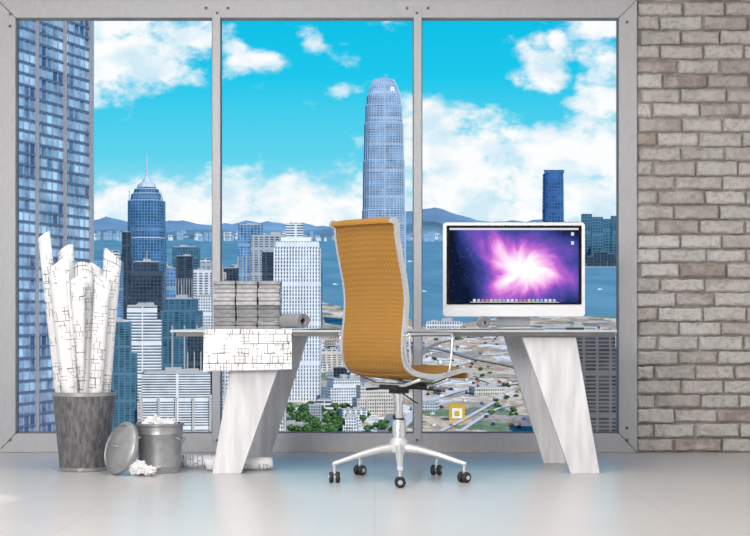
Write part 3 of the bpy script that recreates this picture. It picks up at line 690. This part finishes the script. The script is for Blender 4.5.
a1,b1=rotd(math.radians(-24)); b1c=math_(nt,'ADD',b1,math_(nt,'MULTIPLY',math_(nt,'MULTIPLY',a1,a1),-.35)); e1=ell(a1,b1c,.7,1.7)
a2,b2=rotd(math.radians(33)); b2c=math_(nt,'ADD',b2,math_(nt,'MULTIPLY',math_(nt,'MULTIPLY',a2,a2),.4)); e2=ell(a2,b2c,.78,2.1)
em=math_(nt,'SMOOTH_MIN',e1,e2,.2)
em=math_(nt,'SMOOTH_MIN',em,math_(nt,'MULTIPLY_ADD',rad,1.15,.04),.15)
val=math_(nt,'ADD',em,math_(nt,'MULTIPLY_ADD',nz.outputs[0],-.46,.21))
rp=nd(nt,'ShaderNodeValToRGB'); ee=rp.color_ramp.elements; ee[0].position=.10; ee[0].color=(1,1,1,1); ee[1].position=.95; ee[1].color=lin((16,26,52))
for p_,c_ in ((.19,(255,224,250)),(.28,(244,168,236)),(.37,(198,106,212)),(.47,(124,84,190)),(.60,(70,74,156)),(.78,(34,46,98))):
    x=ee.new(p_); x.color=lin(c_)
nt.links.new(val,rp.inputs[0])
st=nd(nt,'ShaderNodeTexVoronoi'); st.inputs['Scale'].default_value=38; nt.links.new(uvn.outputs[0],st.inputs['Vector'])
star=math_(nt,'LESS_THAN',st.outputs['Distance'],.09)
emn=nd(nt,'ShaderNodeEmission'); nt.links.new(mixc(nt,math_(nt,'MULTIPLY',star,.5),rp.outputs[0],lin((210,200,240))),emn.inputs[0]); emn.inputs[1].default_value=1
mo=nd(nt,'ShaderNodeOutputMaterial'); nt.links.new(emn.outputs[0],mo.inputs[0])
def emis(name,c_,st=.9):
    m=bpy.data.materials.new(name); m.use_nodes=True; nt=m.node_tree; nt.nodes.clear(); e_=nd(nt,'ShaderNodeEmission'); e_.inputs[0].default_value=lin(c_); e_.inputs[1].default_value=st
    o_=nd(nt,'ShaderNodeOutputMaterial'); nt.links.new(e_.outputs[0],o_.inputs[0]); return m
icons=[emis('icon_'+n_,c_) for n_,c_ in (('silver',(228,234,242)),('azure',(130,184,232)),('green',(166,210,166)),('orange',(236,204,160)),('red',(214,134,130)),('lilac',(212,188,234)))]
mats=[m_scr]+icons
mb=MB(); sx0,sx1,sz0,sz1=q(449.5,0).x,q(578.5,0).x,q(0,302.5).z,q(0,228).z; y=MD-.0036
def fq(a,b_,c_,d,yy_,mi): mb.add([(a,yy_,c_),(b_,yy_,c_),(b_,yy_,d),(a,yy_,d)],[(0,1,2,3)],mi)
fq(sx0,sx1,sz0,sz1,y,0); fq(sx0,sx1,sz1-.011,sz1,y-.0004,1)
for k in range(20):
    a=q(473+k*4.2,0).x; fq(a,a+.015,sz0+.004,sz0+.019,y-.0004,1+((k*5+k//3)%6))
fq(q(470,0).x,q(559,0).x,sz0,sz0+.003,y-.0004,1)
for pyy in (234,243):
    a=q(571,0).x; fq(a,a+.016,q(0,pyy).z-.009,q(0,pyy).z+.009,y-.0004,1)
W_,H_=sx1-sx0,sz1-sz0
uvw=[((p.x-sx0)/W_,(p.z-sz0)/H_) for p in mb.v]
Mi=mon.matrix_basis.inverted(); me=bpy.data.meshes.new('screen'); me.from_pydata([tuple(Mi@p) for p in mb.v],[],mb.f)
for m in mats: me.materials.append(m)
ul=me.uv_layers.new(name='UVMap')
for i,p in enumerate(me.polygons):
    p.material_index=mb.m[i]
    for li in p.loop_indices: ul.data[li].uv=uvw[me.loops[li].vertex_index]
o=bpy.data.objects.new('screen',me); S.collection.objects.link(o); o.parent=mon
mb=MB(); xc=q(515,0).x; wv=.092
path=[(-.07,.006),(.02,.006),(.10,.008),(.125,.02),(.12,.06),(.09,.13),(.062,.2)]
c_=catmull([(0,a,b_) for a,b_ in path],5); rings=[]
for i,p in enumerate(c_):
    t=(c_[min(i+1,len(c_)-1)]-c_[max(i-1,0)]).normalized(); n=Vector((0,-t.z,t.y))*.005; w2=wv
    rings.append([Vector((xc-w2,MD+p.y+n.y,DZ+.0015+p.z+n.z)),Vector((xc+w2,MD+p.y+n.y,DZ+.0015+p.z+n.z)),Vector((xc+w2,MD+p.y-n.y,DZ+.0015+p.z-n.z)),Vector((xc-w2,MD+p.y-n.y,DZ+.0015+p.z-n.z))])
mb.loft(rings); to_local(mb,mon); part(mb,'stand',[simple('silver_stand',(210,211,214),.4,.1)],mon,bevel=.001)

# ================= office chair
CH=empty('office_chair',(P(399,0,7.97).x,7.97,0),math.radians(-46)); tag(CH,'high-back mustard office chair with polished aluminium frame on castors','chair')
m_mus,nt,b=newmat('mustard_mesh_fabric')
tc=nd(nt,'ShaderNodeTexCoord'); n1=nd(nt,'ShaderNodeTexNoise'); n1.inputs['Scale'].default_value=9; n1.inputs['Detail'].default_value=6; nt.links.new(tc.outputs['Object'],n1.inputs['Vector'])
sz=nd(nt,'ShaderNodeSeparateXYZ'); nt.links.new(tc.outputs['Object'],sz.inputs[0])
wv1=math_(nt,'SINE',math_(nt,'MULTIPLY',math_(nt,'ADD',sz.outputs[2],sz.outputs[1]),300)); wv2=math_(nt,'SINE',math_(nt,'MULTIPLY',sz.outputs[0],300))
pat=math_(nt,'MULTIPLY_ADD',math_(nt,'MULTIPLY',wv1,wv2),.35,math_(nt,'MULTIPLY_ADD',wv1,.15,.5))
cc=mixc(nt,pat,lin((142,100,40)),lin((184,138,70))); cc=mixc(nt,math_(nt,'MULTIPLY',n1.outputs[0],.4),cc,lin((140,98,40)))
nt.links.new(cc,b.inputs['Base Color']); b.inputs['Roughness'].default_value=.65; b.inputs['Specular IOR Level'].default_value=.25
bp=nd(nt,'ShaderNodeBump'); bp.inputs['Strength'].default_value=.4; bp.inputs['Distance'].default_value=.002; nt.links.new(pat,bp.inputs['Height']); nt.links.new(bp.outputs[0],b.inputs['Normal'])
back=[(-.262,1.262),(-.256,1.278),(-.242,1.280),(-.228,1.255),(-.222,1.20),(-.200,1.10),(-.172,.99),(-.160,.89),(-.168,.79),(-.178,.71),(-.176,.63),(-.155,.572),(-.11,.545)]
seat=[(-.11,.545),(-.05,.530),(.03,.522),(.12,.53),(.20,.545),(.25,.550),(.285,.538),(.295,.51)]
HW=.205
def strip(prof,hw,th):
    c_=catmull([(0,a,b_) for a,b_ in prof],5); rings=[]
    for i,p in enumerate(c_):
        t=(c_[min(i+1,len(c_)-1)]-c_[max(i-1,0)]).normalized(); n=Vector((0,-t.z,t.y))*th
        rings.append([Vector((x_,p.y+n.y*k,p.z+n.z*k)) for x_,k in ((-hw,.6),(-hw*.6,1),(0,1.1),(hw*.6,1),(hw,.6),(hw,-.6),(hw*.6,-1),(0,-1.1),(-hw*.6,-1),(-hw,-.6))])
    mb=MB(); mb.loft(rings); return mb
strip(back,HW,.011).obj('backrest',[m_mus],smooth=True,auto=50).parent=CH
strip(seat,HW,.018).obj('seat',[m_mus],smooth=True,auto=50).parent=CH
for sx_ in (-1,1):
    c_=catmull([(0,a,b_) for a,b_ in back+seat[1:]],5); rings=[]
    for i,p in enumerate(c_):
        t=(c_[min(i+1,len(c_)-1)]-c_[max(i-1,0)]).normalized(); n=Vector((0,-t.z,t.y))*.013
        xc_=sx_*(HW+.007); h_=.007
        rings.append([Vector((xc_-h_,p.y+n.y,p.z+n.z)),Vector((xc_+h_,p.y+n.y,p.z+n.z)),Vector((xc_+h_,p.y-n.y,p.z-n.z)),Vector((xc_-h_,p.y-n.y,p.z-n.z))])
    mb=MB(); mb.loft(rings); o=mb.obj('side_frame',[m_chrome],bevel=.002); o.parent=CH
    mb=MB(); X=sx_*.245; e_=sx_*(HW+.01)
    mb.tube(catmull([(e_,-.178,.722),(X-sx_*.006,-.178,.728),(X,-.165,.732),(X,-.03,.732),(X,.10,.732),(X,.122,.729),(X,.128,.715),(X,.118,.62),(X-sx_*.004,.108,.55),(e_,.105,.532)],5),.0068,10)
    mb.tube(catmull([(X,-.165,.732),(X,-.172,.70),(X-sx_*.006,-.160,.60),(e_,-.14,.56)],5),.0055,8)
    o=mb.obj('armrest',[m_chrome],smooth=True); o.parent=CH
for yv,zv in ((.14,.498),(-.06,.500)):
    mb=MB(); mb.tube([(-.21,yv,zv+.012),(-.1,yv,zv-.02),(.1,yv,zv-.02),(.21,yv,zv+.012)],.010,8)
    o=mb.obj('stretcher',[m_chrome],smooth=True); o.parent=CH
mb=MB(); mb.box(-.06,.06,-.08,.14,.456,.480); mb.box(-.032,.032,-.04,.04,.435,.458); mb.tube([(.06,.03,.462),(.2,.05,.455),(.235,.05,.452)],[.005,.005,.009],8); mb.tube([(-.06,-.02,.462),(-.2,-.03,.45)],[.005,.008],8)
mb.tube([(.04,-.04,.45),(.16,-.05,.40),(.19,-.06,.395)],.004,6)
o=mb.obj('tilt_mechanism',[m_darkp],bevel=.004); o.parent=CH
mb=MB(); mb.lathe([(.034,.20),(.034,.30),(.030,.305)],24); mb.lathe([(.019,.30),(.019,.41)],20); mb.lathe([(.028,.395),(.028,.437)],20); mb.lathe([(.0285,.30),(.0285,.312)],20,mat=1)
o=mb.obj('column',[m_chrome,m_darkp],smooth=True,auto=40); o.parent=CH
base=empty('base',(0,0,0)); base.parent=CH
m_castal=simple('white_cast_aluminium',(226,228,231),.28,.35,var=.02)
mb=MB(); mb.lathe([(.03,.135),(.046,.145),(.046,.195),(.034,.215)],24); o=mb.obj('hub',[m_castal],smooth=True,auto=40); o.parent=base
yawc=math.radians(46)
for k in range(5):
    a=-math.pi/2+k*2*math.pi/5+yawc; d=Vector((math.cos(a),math.sin(a),0)); n=Vector((-d.y,d.x,0)); up=Vector((0,0,1))
    rings=[]
    for r_,zc,hw_,hh_ in ((.03,.165,.024,.026),(.10,.158,.021,.020),(.2,.135,.018,.015),(.30,.105,.015,.012),(.345,.092,.014,.011)):
        c_=d*r_+up*zc; rings.append([c_+n*hw_*math.cos(t_)+up*hh_*math.sin(t_) for t_ in [2*math.pi*i/12 for i in range(12)]])
    mb=MB(); mb.loft(rings); o=mb.obj('leg',[m_castal],smooth=True,auto=50); o.parent=base
    cst=MB(); cx=d*.335; rdir=random.uniform(0,3.14); wa=Vector((math.cos(rdir),math.sin(rdir),0)); Rm=Vector((0,0,1)).rotation_difference(wa).to_matrix()
    for sg in (-1,1):
        cst.lathe([(.011,-.010),(.023,-.010),(.027,-.005),(.027,.005),(.023,.010),(.011,.010)],20,cx+up*.027+wa*.016*sg,0,Rm)
        cst.lathe([(.012,-.013),(.012,.013)],12,cx+up*.027+wa*.016*sg,1,Rm)
    cst.lathe([(.009,.0),(.009,.055)],10,cx+up*.035,1)
    cst.lathe([(.008,-.006),(.008,.006)],8,cx+up*.05,1,Rm)
    o=cst.obj('castor',[m_darkp,m_chrome],smooth=True,auto=40); o.parent=base; o['label']='black twin-wheel castor with bright hub'

# ================= bins
m_zinc=simple('scuffed_zinc',(136,135,137),.45,.35,var=.18,nscale=14,bump=.08,bscale=60,stretch=(4,4,1.2))
m_galv=simple('galvanised_steel',(170,172,175),.35,.5,var=.07,nscale=20)
def binmesh(prof,th=.004):
    inner=[(r_-th,z_) for r_,z_ in reversed(prof)]; inner[-1]=(inner[-1][0],inner[-1][1]+th)
    return prof+inner
BX,BY=P(84,0,8.53).x,8.53
tb=empty('waste_basket',(BX,BY,0)); tag(tb,'tall scuffed grey metal basket holding rolled blueprints','basket')
mb=MB(); mb.lathe(binmesh([(.0,0.0),(.122,.0),(.125,.012),(.128,.016),(.166,.395),(.171,.405),(.171,.416),(.165,.418)]),48,cap=False); mb.obj('body',[m_zinc],smooth=True,auto=40).parent=tb
mb=MB(); mb.lathe([(.123,.003),(.131,.003),(.132,.02),(.125,.02)],48,cap=False); mb.obj('base_band',[m_galv],smooth=True,auto=40).parent=tb
mb=MB(); mb.lathe([(.167,.398),(.1725,.398),(.1725,.416),(.167,.416)],48,cap=False); mb.obj('rim_band',[m_galv],smooth=True,auto=40).parent=tb
hexs=[(0,0)]+[(.078*math.cos(math.radians(a)),.078*math.sin(math.radians(a))) for a in (10,70,130,190,250,310)]
tops=[(84,268,0),(113,254,.02),(97,268,.09),(66,250,.1),(44,236,.02),(58,262,-.10),(103,280,-.10)]
for i,((hx,hy),(tx,ty,dy_)) in enumerate(zip(hexs,tops)):
    D=8.53+dy_; pt=P(tx,ty,D)
    roll('rolled_blueprint',(BX+hx,BY+hy,.012+.004*i),pt,.034,(.052,.05,.046,.046,.036,.062,.044)[i],m_plan,['white rolled floor plan standing in the metal basket','loosely rolled blueprint leaning in the metal basket'][i%2],2.2,'rolled blueprints in the basket',phase=i*1.37,flare=.03)
roll('rolled_blueprint',(BX-.01,BY-.0,.30),P(78,282,8.41),.02,.040,m_plan,'narrow white blueprint roll in the metal basket',2.0,'rolled blueprints in the basket',phase=2.2,flare=.03)
CX,CY=P(160,0,8.42).x,8.42
tc_=empty('trash_can',(CX,CY,0)); tag(tc_,'small galvanised trash can filled with crumpled paper','trash can')
mb=MB(); mb.lathe(binmesh([(.0,0.0),(.104,.0),(.107,.006),(.108,.03),(.111,.034),(.110,.04),(.118,.20),(.121,.205),(.119,.212),(.121,.243),(.127,.248),(.127,.257),(.122,.259)]),48,cap=False); mb.obj('body',[m_galv],smooth=True,auto=40).parent=tc_
for sg in (-1,1):
    mb=MB(); a0=math.radians(-90+sg*62); c0=Vector((math.cos(a0),math.sin(a0),0)); n0=Vector((-c0.y,c0.x,0))
    mb.tube(catmull([c0*.118+n0*.03+Vector((0,0,.19)),c0*.14+n0*.028+Vector((0,0,.18)),c0*.146+Vector((0,0,.165)),c0*.14-n0*.028+Vector((0,0,.18)),c0*.118-n0*.03+Vector((0,0,.19))],5),.004,8); mb.obj('handle',[m_galv],smooth=True).parent=tc_
mb=MB(); mb.lathe([(.0,.030),(.05,.028),(.10,.020),(.115,.012),(.118,.018),(.126,.014),(.136,.004),(.140,.0),(.140,-.018),(.137,-.018),(.136,-.002),(.10,.014),(.0,.024)],48,cap=False)
mb.tube(catmull([(-.03,0,.028),(-.026,0,.045),(0,0,.052),(.026,0,.045),(.03,0,.028)],5),.004,8)
lid=mb.obj('trash_can_lid',[m_galv],smooth=True,auto=35); nrm=Vector((-.74,-.60,.30)).normalized(); lid.rotation_mode='QUATERNION'; lid.rotation_quaternion=nrm.to_track_quat('Z','Y')
lid.location=(P(121,0,8.3).x,8.27,.139); tag(lid,'round galvanised lid leaning against the trash can','lid')
def crumple(loc,r,lab,seed,sq=.8):
    bm=bmesh.new(); bmesh.ops.create_icosphere(bm,subdivisions=4,radius=1)
    for v_ in bm.verts:
        p=v_.co.copy(); k=1+.5*(abs(mnoise.noise(p*1.7+Vector((seed,0,0))))-.25)+.45*(abs(mnoise.noise(p*3.6+Vector((0,seed,0))))-.2)
        v_.co=p*k*r; v_.co.z*=sq
    mz=min(v_.co.z for v_ in bm.verts)
    for v_ in bm.verts: v_.co.z-=mz
    me=bpy.data.meshes.new('crumpled_paper'); bm.to_mesh(me); bm.free(); me.materials.append(m_paper)
    o=bpy.data.objects.new('crumpled_paper',me); S.collection.objects.link(o); o.location=loc; tag(o,lab,'paper')
crumple((P(137,0,8.2).x,8.22,.001),.048,'crumpled white paper ball on the floor',1,.75)
crumple((P(149,0,8.2).x,8.19,.001),.036,'crumpled white paper ball on the floor',5,.7)
crumple((CX-.035,CY,.195),.055,'crumpled paper sticking out of the trash can',9); crumple((CX+.045,CY+.01,.195),.05,'crumpled paper sticking out of the trash can',13)
roll('rolled_blueprint',(P(181,0,8.62).x,8.60,.037),(P(246,0,8.62).x,8.66,.037),.036,.036,m_plan,'white blueprint roll lying on the floor by the desk leg',2.4,'blueprint rolls on the floor',.5)
roll('rolled_blueprint',(P(272,0,8.5).x,8.52,.037),(P(206,0,8.5).x,8.47,.037),.036,.036,m_plan,'white blueprint roll lying on the floor by the desk leg',2.4,'blueprint rolls on the floor',2.1)
